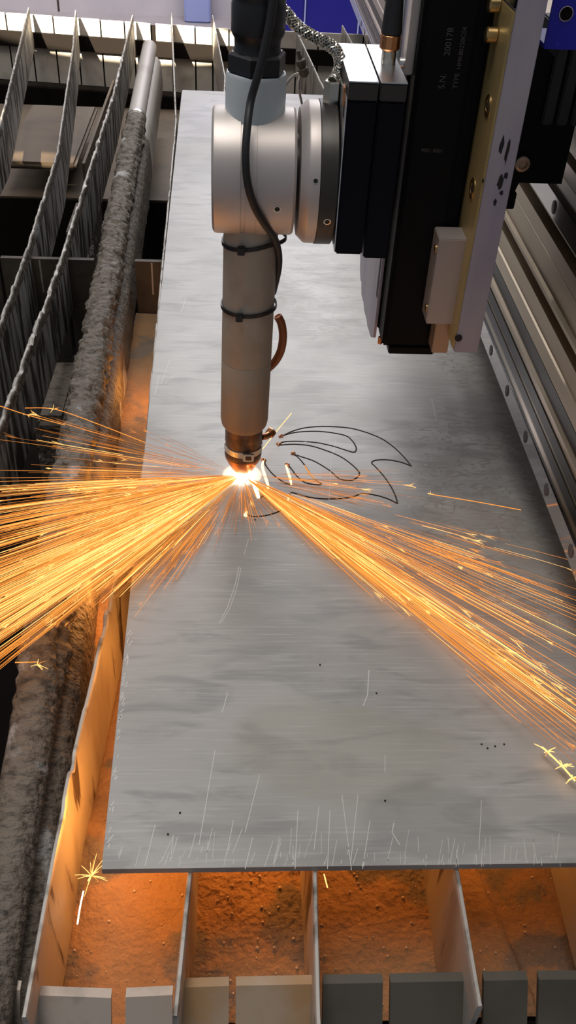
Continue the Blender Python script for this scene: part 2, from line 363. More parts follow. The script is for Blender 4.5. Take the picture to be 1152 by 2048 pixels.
def skew_box(xa, xb, dy0, dy1, z0, z1):
    bm = nb(); f = lambda x: interp(REAR, x)
    xs_ = [xa] + [q[0] for q in REAR if xa < q[0] < xb] + [xb]
    for u, v in zip(xs_, xs_[1:]):
        A = [bm.verts.new(q) for q in ((u, f(u) + dy0, z0), (v, f(v) + dy0, z0), (v, f(v) + dy1, z0), (u, f(u) + dy1, z0), (u, f(u) + dy0, z1), (v, f(v) + dy0, z1), (v, f(v) + dy1, z1), (u, f(u) + dy1, z1))]
        for q in ((3, 2, 1, 0), (4, 5, 6, 7), (0, 1, 5, 4), (1, 2, 6, 5), (2, 3, 7, 6), (3, 0, 4, 7)): bm.faces.new([A[i] for i in q])
    return bm
obj('rear_rail', skew_box(-.8, .7, .0, .012, -.30, -.207), 'oldsteel', table, 0)
obj('slot_blackout', skew_box(-.8, .7, .016, .020, -.30, -.040), 'pit', table, 0)  # added black strip, hides the bright hall so the slots stay dark
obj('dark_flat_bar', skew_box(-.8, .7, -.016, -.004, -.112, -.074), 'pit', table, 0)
obj('lower_bar', skew_box(-.8, .7, -.05, -.035, -.30, -.207), 'pit', table, 0)
obj('chute_floor', bx((-1.0, 1.285, -.235), (.6, 1.93, -.222)), 'tray', table, 0)
obj('chute_end', bx((-1.0, 1.278, -.60), (.6, 1.2845, -.225)), 'pit', table, 0)
obj('chute_side', prism_x([(1.3, -.222), (1.93, -.222), (1.93, -.15), (1.3, -.15)], -.352, -.346), 'tray', table, 0)
# cross support with slots
bm = nb(); xs = [-.62, -.485, -.37, -.272, -.224, -.170]
for u, v in zip(xs, xs[1:]):
    if v == -.170: continue
    box(bm, (u + .003, .566, -.20), (v - .003, .574, -.030))
box(bm, (-.165, .566, -.20), (-.118, .574, -.030)); box(bm, (-.112, .566, -.20), (-.045, .574, -.032)); box(bm, (-.62, .566, -.40), (-.1, .574, -.201))
obj('cross_support', bm, 'oldsteel', table, 0)
for x in (-.43, -.31, -.141): obj('slot_edge', bx((x, .5655, -.085), (x + .0025, .5659, -.032)), 'slatedge', table, 0)
# front comb rail
def front_pt(px): return P(px, interp([(0, 1962), (60, 1990), (222, 1996), (345, 1990), (360, 1974), (640, 1968), (1152, 1958)], px), -.032)
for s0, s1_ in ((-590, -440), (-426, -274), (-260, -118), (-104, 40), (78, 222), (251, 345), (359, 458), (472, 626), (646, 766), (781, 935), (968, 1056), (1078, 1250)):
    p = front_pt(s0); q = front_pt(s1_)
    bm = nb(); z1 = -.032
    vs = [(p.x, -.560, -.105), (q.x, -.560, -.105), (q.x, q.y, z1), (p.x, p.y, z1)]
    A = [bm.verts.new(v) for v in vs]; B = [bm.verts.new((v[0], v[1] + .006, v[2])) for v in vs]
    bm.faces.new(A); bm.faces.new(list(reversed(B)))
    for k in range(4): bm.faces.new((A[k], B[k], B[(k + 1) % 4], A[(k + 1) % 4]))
    obj('rail_tab', bm, 'tab' if s0 < 300 else ('taborange' if s0 < 600 else 'tabshade'), table, 0)  # daylight, spark light and shade are put into the tab colours
obj('front_rail', bx((-.4, -.511, -.30), (.6, -.505, -.107)), 'oldsteel', table, 0)
obj('end_plate', bx((-.4, -.50, -.30), (.6, -.496, -.118)), 'pit', table, 0)
# side tray and pit walls under the left bays
bm = nb(); box(bm, (-.53, 1.295, -.166), (-.365, 1.70, -.150), .006); tr = obj('tray', bm, 'tray', table, 40)
obj('pit_floor', bx((-1.2, -.6, -.62), (.7, 2.2, -.60)), 'pit', table, 0)
obj('trough_wall', bx((-.172, -.50, -.60), (-.166, .56, -.128)), 'oldsteel', table, 0)
obj('side_wall', bx((-1.2, -.6, -.60), (-1.19, 2.2, -.10)), 'oldsteel', table, 0)
for x0, y0 in ((-.335, .93), (-.29, .30)):
    obj('bracket', bx((x0, y0, -.36), (x0 + .05, y0 + .16, -.14), .01), 'slag', table)

# ------------------------------------------------------------------ dust bed and pebbles
FX0, FX1, FY0, FY1 = -.168, .42, -.494, .562
def dust_z(x, y):
    z = -.116 + .004 * N3(x * 14, y * 14, 3.1) + .0016 * N3(x * 70, y * 70, 1.7)
    e = x - (.205 + (y + .43) * -.22)            # step on the right: a caked ridge
    z -= .016 * min(max(e / .008, 0), 1) * (1 if y < .2 else 0)
    if .155 < x < .21 and -.42 < y < -.38: z += .005 * max(0, N3(x * 60, y * 60, 9))
    d = (x + .115) / .03; dd = (y + .37) / .06
    z += .012 * math.exp(-d * d - dd * dd) * (1 + .5 * N3(x * 90, y * 90, 4))
    return z
bm = nb(); nx, ny = 150, 220
g = [[bm.verts.new((lerp(FX0, FX1, i / nx), lerp(FY0, FY1, (j / ny)), dust_z(lerp(FX0, FX1, i / nx), lerp(FY0, FY1, j / ny)))) for i in range(nx + 1)] for j in range(ny + 1)]
for j in range(ny):
    for i in range(nx): bm.faces.new((g[j][i], g[j][i + 1], g[j + 1][i + 1], g[j + 1][i]))
tag(obj('cutting_dust', bm, 'dust', None, 60), 'rust brown cutting dust caked over the trough floor under the slats', 'dust', kind='stuff')
bm = nb()
for k in range(1500):
    x = rnd.uniform(-.13, .30); y = rnd.uniform(-.485, -.25) if k < 1250 else rnd.uniform(-.25, .4)
    if min(abs(x - q) for q in (-.134, -.04, .048, .15)) < .006: continue
    r = .0003 + .0012 * rnd.random() ** 5
    r_ = bmesh.ops.create_icosphere(bm, subdivisions=1, radius=r, matrix=Matrix.Translation((x, y, dust_z(x, y) + r * .5)))
tag(obj('slag_pebbles', bm, 'pebble', None, 60), 'tiny round slag pebbles scattered over the rust brown dust', 'pebbles', kind='stuff')

# ------------------------------------------------------------------ support slats
SZ = -.0068
def slat(path, label, crust=0.0, ero=0.0, y0=-.53, seed=0, zprof=None, th=.0038, zb=-.112, name='support_slat', mats=('slat', 'slatedge', 'slag')):
    bm = nb(); y1 = path[-1][0]; step = .0035 if crust > .3 else .006
    ny = int((y1 - y0) / step); rows = []
    rr = random.Random(seed); cut = 0; left = 0
    heights = []
    for j in range(ny + 1):
        if left <= 0:
            left = rr.randint(2, 9); cut = (rr.random() ** 2) * ero
        left -= 1; heights.append(cut)
    for j in range(ny + 1):
        y = y0 + (y1 - y0) * j / ny; x = interp(path, y)
        fade = min(1, max(0, (y1 - .18 - y) / .3)) * (min(1, max(0, (y + .42) / .03)) if seed in (1, 2, 3, 4, 5) else 1)
        zt = (interp(zprof, y) if zprof else SZ) - heights[j] * fade
        hs = [zt, zt - .002, zt - .008, zt - .018, zt - .032, zt - .05, zt - .075, zb]
        ring = []
        for sgn in (-1, 1):
            side = []
            for k, z in enumerate(hs):
                w = th / 2 * (.55 if k == 0 else 1)
                c = 0
                if crust and 0 < k < 7:
                    dr = max(0, N3(x * 9 + sgn * 3, y * 38, z * 7 + seed)) ; lump = max(0, N3(sgn * 5, y * 90, z * 60 + seed))
                    c = crust * fade * (.0030 * dr + .0026 * lump) * (1.15 - .16 * k)
                    c += crust * fade * .0005 * (.5 if k in (1, 2) else 1) * (.5 + N3(0, y * 55, seed + sgn))
                side.append(bm.verts.new((x + sgn * (w + max(0, c)), y, z)))
            ring.append(side)
        rows.append(ring)
    for a, b in zip(rows, rows[1:]):
        for s in (0, 1):
            for k in range(7):
                f_ = bm.faces.new((a[s][k], b[s][k], b[s][k + 1], a[s][k + 1])); f_.material_index = 2 if (crust > .3 and 1 <= k <= 2) else (1 if k == 0 else 0)
        bm.faces.new((a[0][0], a[1][0], b[1][0], b[0][0])).material_index = 1
        bm.faces.new((a[0][7], b[0][7], b[1][7], a[1][7]))
    for r_ in (rows[0], rows[-1]):
        for k in range(7): bm.faces.new((r_[0][k], r_[0][k + 1], r_[1][k + 1], r_[1][k])).material_index = 1
    if crust < .3: mats = ('slatclean', 'slatedge', 'slag')
    return tag(obj(name, bm, list(mats), None, 50), label, 'slat', 'upright steel support slats of the table')
SL = lambda pts: [(p.y, p.x) for p in (P(*q, SZ) for q in pts)]
A_ = sorted(SL([(57, 15), (0, 245)])); A_ = [(-.6, A_[0][1] + .03)] + A_
B_ = sorted(SL([(151, 20), (146, 90), (115, 300), (52, 500), (0, 640)])); B_ = [(-.6, B_[0][1] + .02)] + B_
C_ = sorted(SL([(265, 30), (225, 190), (120, 520), (0, 840)])); C_ = [(-.6, C_[0][1])] + C_
E_ = sorted(SL([(425, 30), (450, 150)])); F_ = sorted(SL([(595, 65), (650, 180)])); G_ = sorted(SL([(685, 50), (712, 100)])); D_ = sorted(SL([(343, 25), (352, 240)]))
slat(A_, 'pale steel slat with a dark dripped face at the far left corner of the table', .45, .003, -.53, 11)
slat(B_, 'second slat from the far left, its tip bent and its face streaked with slag', .5, .004, -.53, 12)
slat(C_, 'heavily crusted slat standing just left of the slag covered pipe', .75, .005, -.53, 13)
slat([(-.53, P(47, 2040, SZ).x), (-.36, P(135, 1560, SZ).x), (-.186, P(213, 1225, SZ).x), (.015, P(285, 950, SZ).x)] + D_, 'notched slat running along the left edge of the plate, orange lit', .2, .009, -.53, 1)
slat([(-.531, P(350, 2040, SZ).x), (-.436, P(380, 1750, SZ).x)] + E_, 'slat meeting the front rail between its pale tabs and its orange tinted tabs', .0, .003, -.531, 2)
slat([(-.533, P(637, 2040, SZ).x), (-.436, P(630, 1745, SZ).x), (2.07, .035)], 'slat under the middle of the plate, in the front rail left of the dark tabs', .0, .003, -.538, 3)
slat([(-.529, P(962, 2020, SZ).x), (-.437, P(915, 1745, SZ).x)] + F_, 'slat leaning right whose square end juts over the front rail near the right corner', .0, .003, -.529, 4)
slat([(-.53, .255)] + G_, 'slat at the far right whose pointed tip shows behind the motor box', .0, .003, -.53, 5)

# ------------------------------------------------------------------ slag covered pipe on its web
pipe = thing('slag_pipe', 'round pipe caked with rough grey brown slag on a web, left of the plate', 'pipe', (0, 0, 0))
zc = -.030
pp = [(P(75, 1400, zc)), (P(132, 1000, zc)), (P(190, 700, zc)), (P(228, 480, zc)), (P(272, 240, zc)), (P(299, 95, zc))]
ppath = [(-.53, pp[0].x + .008)] + [(p.y, p.x) for p in pp]
yend = ppath[-1][0]
bm = nb(); ny, na = 1150, 34; rows = []; fl = []
for j in range(ny + 1):
    y = lerp(-.53, yend, j / ny); x = interp(ppath, y)
    k = min(1, max(0, (1.22 - y) / .03)); k2 = min(1, max(0, (y + .31) / .08)); amp = k * k2
    ring = []; av = 0
    for i in range(na):
        an = 2 * math.pi * i / na; cx, sx = math.cos(an), math.sin(an)
        rid = abs(N3(y * 34, an * .55, 2.0)); rid2 = N3(y * 80, cx * 2.2, sx * 2.2 + 7); big = N3(y * 9, cx, sx + 3)
        rid3 = max(0, N3(y * 120, cx * 3.5, sx * 3.5 + 2)) ** .6
        r = .0180 + amp * (.0022 + .0050 * rid ** .5 - .003 + .0030 * rid2 + .0040 * big + .0034 * rid3)
        ring.append(bm.verts.new((x + r * cx, y, zc + r * sx)))
    rows.append(ring); fl.append((amp, y))
for j, (a, b) in enumerate(zip(rows, rows[1:])):
    for i in range(na):
        f_ = bm.faces.new((a[i], a[(i + 1) % na], b[(i + 1) % na], b[i])); amp, y = fl[j]
        an = 2 * math.pi * i / na
        f_.material_index = 1 if amp > .05 else (3 if y < 0 else 0)
bm.faces.new(list(reversed(rows[0]))); bm.faces.new(rows[-1])
obj('pipe_body', bm, ['pipe', 'slag', 'ash', 'slag'], pipe, 60)
bm = nb(); rows = []; ny = 420
for j in range(ny + 1):
    y = lerp(-.53, yend - .02, j / ny); x = interp(ppath, y); am = min(1, max(0, (1.15 - y) / .1))
    ring = []
    for (dx_, z) in ((-.012, -.046), (-.014, -.09), (-.014, -.127), (.030, -.127), (.031, -.11), (.030, -.09), (.0285, -.072), (.027, -.056), (.019, -.046), (.006, -.044)):
        c = am * (.0030 * max(0, N3(y * 40, z * 40, 6)) + .0028 * max(0, N3(y * 13, z * 26, 1))) if dx_ > .015 else 0
        ring.append(bm.verts.new((x + dx_ + c, y, z)))
    rows.append(ring)
for j, (a, b) in enumerate(zip(rows, rows[1:])):
    y = lerp(-.53, yend - .02, j / ny)
    for i in range(10):
        bm.faces.new((a[i], b[i], b[(i + 1) % 10], a[(i + 1) % 10])).material_index = 0 if y > 1.18 else 1
bm.faces.new(list(reversed(rows[0]))); bm.faces.new(rows[-1])
obj('web', bm, ['pipe', 'slag'], pipe, 60)
lathe_bm = nb(); lathe(lathe_bm, [(.0195, 0), (.0208, .004), (.0208, .012), (.0195, .016)], (interp(ppath, 1.225), 1.225, zc), (-.03, 1, 0), 30); obj('weld_ring', lathe_bm, 'nickel', pipe)

# ------------------------------------------------------------------ steel plate with kerfs cut through it
PT = .006
q8 = lambda pts: [P(500 + x / 3.388, 820 + y / 3.388, 0).xy for x, y in pts]
paths = [
 q8([(208, 180), (300, 140), (400, 118), (540, 113), (700, 128), (860, 180), (960, 240), (1040, 315), (1095, 382)]),
 q8([(1095, 382), (1040, 360), (960, 342), (890, 338), (840, 345), (825, 360), (850, 385), (900, 440), (950, 510), (985, 580), (1000, 635)]),
 q8([(1000, 635), (940, 605), (860, 580), (760, 567), (700, 588), (620, 600), (500, 603), (380, 588), (290, 562), (262, 578), (255, 620), (220, 665), (190, 690), (110, 715), (20, 722), (-30, 700)]),
 q8([(208, 180), (280, 158), (380, 146), (500, 148), (640, 172), (690, 205), (718, 250), (718, 275), (700, 287), (640, 270), (560, 245), (450, 222), (330, 213), (230, 217), (190, 235)]),
 q8([(195, 240), (290, 233), (400, 242), (500, 270), (610, 315), (690, 370), (735, 415), (740, 440), (720, 462), (680, 478), (620, 472), (590, 455), (540, 410), (440, 350), (350, 318), (290, 298)]),
 q8([(290, 298), (330, 325), (375, 380), (410, 435), (450, 478), (485, 505), (430, 505), (370, 490), (320, 450), (285, 405), (260, 375), (245, 372), (255, 410), (270, 460), (280, 512)]),
 q8([(285, 512), (230, 490), (160, 440), (110, 380), (93, 340), (85, 380), (100, 450), (120, 520), (110, 560), (70, 595)]),
 q8([(15, 430), (30, 500), (55, 595)]),
]
def dense(path, n=5): return [Vector((p.x, p.y)) for p in smooth([(q[0], q[1], 0) for q in path], n)]
KW = .00085
polys = []; dpaths = [dense(p) for p in paths]
for d in dpaths:
    Lp, Rp = [], []
    for i, p in enumerate(d):
        t = (d[min(i + 1, len(d) - 1)] - d[max(i - 1, 0)]).normalized(); n_ = Vector((-t.y, t.x))
        Lp.append(p + n_ * KW); Rp.append(p - n_ * KW)
    polys.append(Lp + Rp[::-1])
pl = P(364, 180, 0); pr = P(203, 1738, 0)
XR = .62
rect = [Vector((pr.x, -.438)), Vector((XR, -.437)), Vector((XR, 1.337)), Vector((pl.x, 1.336))]
# wear nicks along the left edge
edge = []
for k in range(0, 90):
    t = k / 90; p = rect[3].lerp(rect[0], t); edge.append(p + Vector((rnd.random() ** 3 * .0022, 0)))
outer = rect[:3] + edge
vc = list(outer); faces_in = [list(range(len(outer)))]
for pg in polys:
    s_ = len(vc); vc += pg; faces_in.append(list(range(s_, s_ + len(pg))))
ed_in = [(i, (i + 1) % len(outer)) for i in range(len(outer))]
for fc in faces_in[1:]: ed_in += [(fc[i], fc[(i + 1) % len(fc)]) for i in range(len(fc))]
rv, re_, rf, _, _, rof = geometry.delaunay_2d_cdt(vc, ed_in, faces_in, 1, 1e-6, True)
segs = np.array([[a.x, a.y, b.x, b.y] for d in dpaths for a, b in zip(d, d[1:])])
def near_kerf(p):
    a = segs[:, :2]; ab = segs[:, 2:] - a; ap = np.array(p) - a
    t = np.clip((ap * ab).sum(1) / np.maximum((ab * ab).sum(1), 1e-12), 0, 1)
    return np.sqrt((((ap - ab * t[:, None])) ** 2).sum(1)).min()
bm = nb(); bv = [bm.verts.new((v.x, v.y, 0)) for v in rv]; keep = []
for f_ in rf:
    c = sum((rv[i] for i in f_), Vector((0, 0))) / len(f_)
    if near_kerf(c) < KW * .98: continue
    try: keep.append(bm.faces.new([bv[i] for i in f_]))
    except ValueError: pass
for v in [v for v in bm.verts if not v.link_faces]: bm.verts.remove(v)
bmesh.ops.recalc_face_normals(bm, faces=bm.faces)
if sum(f_.normal.z for f_ in bm.faces) < 0: bmesh.ops.reverse_faces(bm, faces=bm.faces)
r_ = bmesh.ops.extrude_face_region(bm, geom=list(bm.faces))
bot = [g_ for g_ in r_['geom'] if isinstance(g_, bmesh.types.BMVert)]
top_faces = set(keep)
for v in bot: v.co.z = -PT
for f_ in bm.faces:
    if abs(f_.normal.z) < .5 and near_kerf(f_.calc_center_median().xy) < KW * 2: f_.material_index = 1
bm.normal_update()
plate = tag(obj('steel_plate', bm, ['plate', 'kerf'], None, 30), 'large grey mill finish steel plate with a feather outline cut into it', 'plate')
# rolled-over slag lips along the kerf
bm = nb()
for d in dpaths:
    tube(bm, [(p.x, p.y + .0010, 0.00002) for p in d], .00028, 5)
obj('kerf_lip', bm, 'kerfedge', plate)['label'] = 'dark heat tinted lip along the cut lines'
def ribbon(path, w, z, m, name, lab):
    d = dense(path, 6); bm = nb(); pts = [(p.x, p.y, z) for p in d]
    n_ = len(pts); tube(bm, pts, [w * (.55 + .45 * math.sin(math.pi * (i + .5) / n_)) for i in range(n_)], 8)
    for v in bm.verts: v.co.z = z + (v.co.z - z) * .45
    o = obj(name, bm, m, plate); o['label'] = lab; return o
ribbon(q8([(12, 425), (30, 500), (57, 597)]), .0023, .0004, 'white_hot', 'molten_kerf', 'white hot cut line under the nozzle')
ribbon(q8([(90, 345), (84, 385), (102, 450), (122, 520), (108, 562)]), .0015, .0003, 'hotkerf', 'molten_kerf', 'glowing cut line right of the nozzle')
ribbon(q8([(243, 374), (258, 420), (272, 465), (280, 510)]), .0013, .0003, 'hotkerf', 'molten_kerf', 'short glowing cut line')
ribbon(q8([(262, 575), (255, 620), (215, 668)]), .0011, .0003, 'hotkerf', 'molten_kerf', 'glowing hook of the outline')
ribbon(q8([(370, 376), (400, 425), (440, 470)]), .0009, .0003, 'hotkerf_o', 'molten_kerf', 'orange glowing cut line')
ribbon(q8([(-22, 690), (-32, 715), (-20, 722)]), .0016, .0006, 'hotkerf', 'molten_kerf', 'yellow bead at the start of the cut')
for (px, py) in ((561, 872), (558, 889), (586, 908), (575, 931), (527, 920)):
    p = P(px, py, 0); bm = nb()
    for k in range(5):
        r = rnd.uniform(.0008, .0017); bmesh.ops.create_icosphere(bm, subdivisions=2, radius=r, matrix=Matrix.Translation((p.x + rnd.uniform(-.002, .002), p.y + rnd.uniform(-.002, .002), r * .4)))
    obj('pierce_bead', bm, 'copper', plate)
# scratches worn into the surface
bm = nb()
def scratch(pts, w):
    q = [P(x, y, .00006) for x, y in pts]
    for a, b in zip(q, q[1:]):
        d = (b - a); nn = Vector((-d.y, d.x, 0)).normalized() * w
        f_ = bm.faces.new([bm.verts.new(v) for v in (a - nn, b - nn, b + nn, a + nn)]); f_.normal_update()
        if f_.normal.z < 0: f_.normal_flip()
for pts in ([(478, 1133), (470, 1170), (455, 1215), (438, 1247)], [(482, 1135), (473, 1178), (459, 1218), (442, 1246)], [(497, 1078), (488, 1110)],
            [(350, 912), (318, 995)], [(672, 880), (662, 925), (658, 1000)], [(863, 797), (873, 842)], [(684, 1590), (703, 1740)],
            [(740, 1640), (725, 1738)], [(738, 1340), (735, 1390), (726, 1412)], [(455, 1385), (448, 1412), (444, 1425)], [(519, 1550), (490, 1665)],
            [(430, 1500), (398, 1690)], [(638, 1612), (628, 1700)], [(770, 1510), (770, 1545)], [(716, 1588), (702, 1720)], [(963, 1600), (958, 1700)],
            [(788, 1645), (784, 1665), (800, 1690)], [(372, 595), (362, 625)], [(340, 718), (322, 768)], [(318, 752), (310, 790)], [(362, 742), (330, 765)],
            [(467, 1640), (455, 1700)], [(505, 1675), (490, 1738)], [(310, 1650), (290, 1732)], [(596, 1620), (590, 1738)], [(660, 1620), (655, 1738)]):
    scratch(pts, rnd.uniform(.00022, .0004) if len(pts) > 2 else .00022)
for k in range(95):
    x = rnd.uniform(205, 1150); l = rnd.random() ** 2 * 52 + 6; s_ = -.35 * (1 - x / 900) + rnd.uniform(-.25, .1)
    y = 1733 - rnd.random() ** 2 * 30; scratch([(x, y), (x - s_ * l, y - l)], rnd.uniform(.0001, .0002))
for k in range(40):
    y = rnd.uniform(1250, 1700); x = 364 - .1035 * (y - 180) + rnd.uniform(2, 10); scratch([(x, y), (x + rnd.uniform(2, 9), y - rnd.uniform(4, 14))], .0003)
for k in range(40):
    x = rnd.uniform(330, 900); y = rnd.uniform(300, 1100); a = rnd.uniform(-.6, .6); l = rnd.uniform(3, 16); scratch([(x, y), (x + l * math.cos(a), y + l * math.sin(a) * .5)], .0003)
tag(obj('scratches', bm, 'scratch', plate, 0, False), 'bright bare scratches', kind='stuff')
bm = nb()
for (px, py) in ((336, 1669), (360, 1626), (770, 1602), (753, 1387), (1008, 1489), (990, 1493), (975, 1497), (963, 1489), (640, 1330), (510, 1040)):
    p = P(px, py, 0); bmesh.ops.create_icosphere(bm, subdivisions=1, radius=.0009, matrix=Matrix.Translation((p.x, p.y, .0003)))
obj('spatter_beads', bm, 'marker', plate)['kind'] = 'stuff'

# ------------------------------------------------------------------ cutting torch
TILT = math.radians(.85)
torch = thing('cutting_torch', 'grey cylindrical plasma torch standing upright over the plate with copper tip', 'torch', (-.0018, 0, 0)); torch.rotation_euler = (0, TILT, 0)
L = lambda prof, m, name, parent=torch, seg=56, **k: obj(name, lathe(nb(), prof, seg=seg, **k), m, parent)
L([(.006, .009), (.0095, .0085), (.0115, .0115), (.0185, .0265), (.0186, .029)], 'copper', 'nozzle')
L([(.0186, .029), (.0189, .030), (.0189, .036), (.0186, .0365), (.0186, .044), (.0188, .0445), (.0188, .066), (.018, .0665)], 'brownmetal', 'shield_cup')
band = L([(.0191, .0366), (.0195, .037), (.0195, .0432), (.0191, .0436)], 'nickel', 'retaining_band')
bm = nb(); box(bm, (-.0005, -.0226, .0355), (.0105, -.0190, .0445), .0006); bk = obj('buckle', bm, 'nickel', band)
obj('buckle_pin', bx((.002, -.0232, .0376), (.008, -.0224, .0423), .0003), 'brownmetal', band)
L([(.0188, .0655), (.0208, .0662), (.0226, .069), (.0236, .0745), (.0236, .142), (.02345, .1423), (.02345, .1428), (.0236, .143), (.0236, .30)], 'torch', 'sleeve')
L([(.0238, .30), (.0238, .3945), (.0228, .397), (.015, .397)], 'neck', 'neck_tube')

gland = thing('cable_gland', 'black plastic cable gland screwed into the top of the grey torch', 'gland', (-.0018, 0, 0)); gland.rotation_euler = (0, TILT, 0)
obj('locknut', lathe(nb(), [(.0215, .3972), (.0232, .3985), (.0232, .410), (.0205, .412)], seg=6, a0=.3), 'plastic', gland, 25)
obj('gland_body', lathe(nb(), [(.0185, .412), (.0175, .415), (.0178, .4205), (.0198, .424), (.0205, .426), (.0205, .444), (.0198, .446), (.0198, .449), (.0206, .4505), (.0206, .462), (.0192, .468)], seg=40), 'plastic', gland)
obj('gland_cap', lathe(nb(), [(.0192, .468), (.0172, .474), (.0172, .479), (.019, .483), (.019, .50), (.017, .505), (.017, .60)], seg=40), 'rubber', gland)

# ------------------------------------------------------------------ wrist housing (axis along X)
WX, WZ = .003, .320
wrist = thing('wrist_housing', 'silver round wrist housing clamped around the torch with black flange ring', 'housing', (WX, 0, WZ))
LX = lambda prof, m, name, seg=96: obj(name, lathe(nb(), prof, axis=(1, 0, 0), seg=seg), m, wrist)
LX([(.040, -.0335), (.047, -.0333), (.0495, -.0315), (.050, -.029), (.050, -.0105), (.0488, -.0103), (.0488, -.0065), (.050, -.0063), (.050, .0020), (.0496, .0021), (.0496, .0026), (.050, .0027), (.050, .0315), (.0485, .0335), (.040, .0335)], 'alu', 'body')
LX([(.030, .0335), (.030, .040)], 'ringblack', 'neck_ring', 64)
LX([(.046, .0365), (.050, .0368), (.0555, .0425), (.056, .044), (.056, .0515), (.045, .0518)], 'alu', 'flange')
LX([(.0565, .0519), (.0567, .0524), (.0567, .0650), (.056, .0658), (.05, .0659)], 'ringblack', 'black_ring')
LX([(.045, .0659), (.045, .0664)], 'dark', 'hub', 64)
def screw_hole(x, ang, R_, r, name='screw'):
    c, s = math.cos(ang), math.sin(ang); org = Vector((x, -R_ * c, R_ * s)); ax = (0, -c, s)
    o = obj(name, lathe(nb(), [(r, -.001), (r, .0002), (r * .72, .0003), (r * .7, -.0015)], org, ax, 20, caps=False), 'nickel', wrist)
    obj('socket', lathe(nb(), [(r * .72, -.0009), (r * .72, .00025)], org, ax, 20), 'marker', o); return o
screw_hole(.019, math.radians(-14), .050, .0030)
screw_hole(.0478, math.radians(14), .056, .0024)
screw_hole(.0592, math.radians(-20), .0567, .0030)

# ------------------------------------------------------------------ motor box
motor = thing('motor_box', 'black square motor block with bright silver top between wrist and column', 'motor', (.092, 0, .34))
obj('front_block', bx((-.0215, -.055, -.066), (.0005, .05, .054), .0012), 'navy', motor)
obj('rear_block', bx((.0018, -.055, -.069), (.0215, .05, .054), .0012), 'navy', motor)
obj('top_cap', bx((-.0215, -.0555, .0542), (.0003, .05, .0665), .0008), 'ringblack', motor)
obj('top_cap', bx((.0018, -.0555, .0542), (.0215, .05, .0665), .0008), 'ringblack', motor)
obj('top_plate', bx((-.0215, -.0555, .0667), (.0003, .05, .0676), .0002), 'bright', motor)
obj('top_plate', bx((.0018, -.0555, .0667), (.0215, .05, .0676), .0002), 'bright', motor)
obj('side_plate', bx((-.0224, -.0535, -.065), (-.0216, .05, .055), .0006), 'bright', motor)
obj('bearing_boss', lathe(nb(), [(.040, -.0226), (.040, -.0215)], axis=(1, 0, 0), seg=48), 'dark', motor)
for zz in (-.05, .038): obj('slot', bx((-.0226, -.045, zz), (-.0223, -.038, zz + .012), .0001), 'marker', motor)
obj('clasp', bx((-.0238, -.045, .046), (-.0224, -.034, .060), .0006), 'copper', motor)

# sensor plug on the motor
p = PY(777, 135, -.005)
plug = thing('cable_plug', 'brass nut and black boot plug standing on the silver motor top', 'plug', (.105, -.004, .4066))
obj('barrel', lathe(nb(), [(.0052, 0), (.0056, .001), (.0056, .010), (.0048, .011)], seg=24), 'nickel', plug)
obj('nut', lathe(nb(), [(.0072, .011), (.0080, .012), (.0080, .021), (.0070, .022)], seg=12), 'copper', plug, 25)
obj('boot', lathe(nb(), [(.0078, .022), (.0080, .024), (.0066, .045), (.0060, .056), (.0045, .058), (.0042, .20)], seg=24), 'rubber', plug)

# ------------------------------------------------------------------ vertical column (Z slide)
col = thing('vertical_slide', 'tall matt black vertical slide column carrying the torch head', 'column', (.155, .0, .16))
obj('front_cover', bx((-.027, 0, -.002), (.0262, .030, .62), .002), 'dark', col)
obj('cover_step', bx((-.024, -.003, .008), (.0135, 0, .62), .001), 'dark', col)
obj('end_cap', bx((-.020, -.001, -.010), (.0235, .028, -.002), .001), 'dark', col)
prof = [(.030, .0), (.030, .62), (.165, .62), (.178, .62), (.178, .008), (.168, -.006), (.158, -.012), (.150, -.010), (.140, -.020), (.118, -.018), (.108, -.022), (.085, -.020), (.075, -.022), (.045, -.018), (.03, -.010)]
obj('side_panel', prism_x(prof, -.031, -.0285), 'silverbar', col, 0)
obj('column_core', bx((-.0283, .030, .0), (.0255, .175, .62), .001), 'dark', col)
for (y0, y1, z0, z1) in ((.034, .041, .03, .61), (.118, .122, .06, .61), (.135, .143, .08, .61)):
    obj('side_slot', bx((-.0313, y0, z0), (-.0309, y1, z1)), 'marker', col, 0)
obj('side_rib', bx((-.034, .060, .075), (-.031, .112, .61), .001), 'neck', col)
obj('side_strip', bx((-.034, .012, .235), (-.0272, .028, .62), .001), 'alu', col)
obj('dowel', lathe(nb(), [(.004, 0), (.004, .004)], (-.034, .024, .085), (-1, 0, 0), 16), 'brass', col)
obj('dowel', lathe(nb(), [(.004, 0), (.004, .004)], (-.0335, .02, .242), (-1, 0, 0), 16), 'bright', col)
for x in (-.015, -.009): obj('foot_pin', lathe(nb(), [(.0022, -.004), (.0022, .003)], (x - .012, .012, -.002), (0, 0, 1), 12), 'copper', col)
for x in (.0155, .0205): obj('groove', bx((x, -.0008, .0), (x + .0022, .001, .62), .0003), 'navy', col)
def vtext(s, px, py, size, vertical=True):
    q = PY(px, py, -.0032); m_ = Matrix.Rotation(math.pi / 2, 4, 'X')
    if vertical: m_ = Matrix.Rotation(-math.pi / 2, 4, 'Y') @ m_
    text(s, size, Matrix.Translation(q - col.location) @ m_, col)
vtext('S.N.', 888, 178, .0068); vtext('200178', 899, 112, .0066)
vtext('TYPE', 914, 178, .0052); vtext('HMK80250C04', 921, 139, .0047)
vtext('9001 0001', 842, 304, .0042, False)

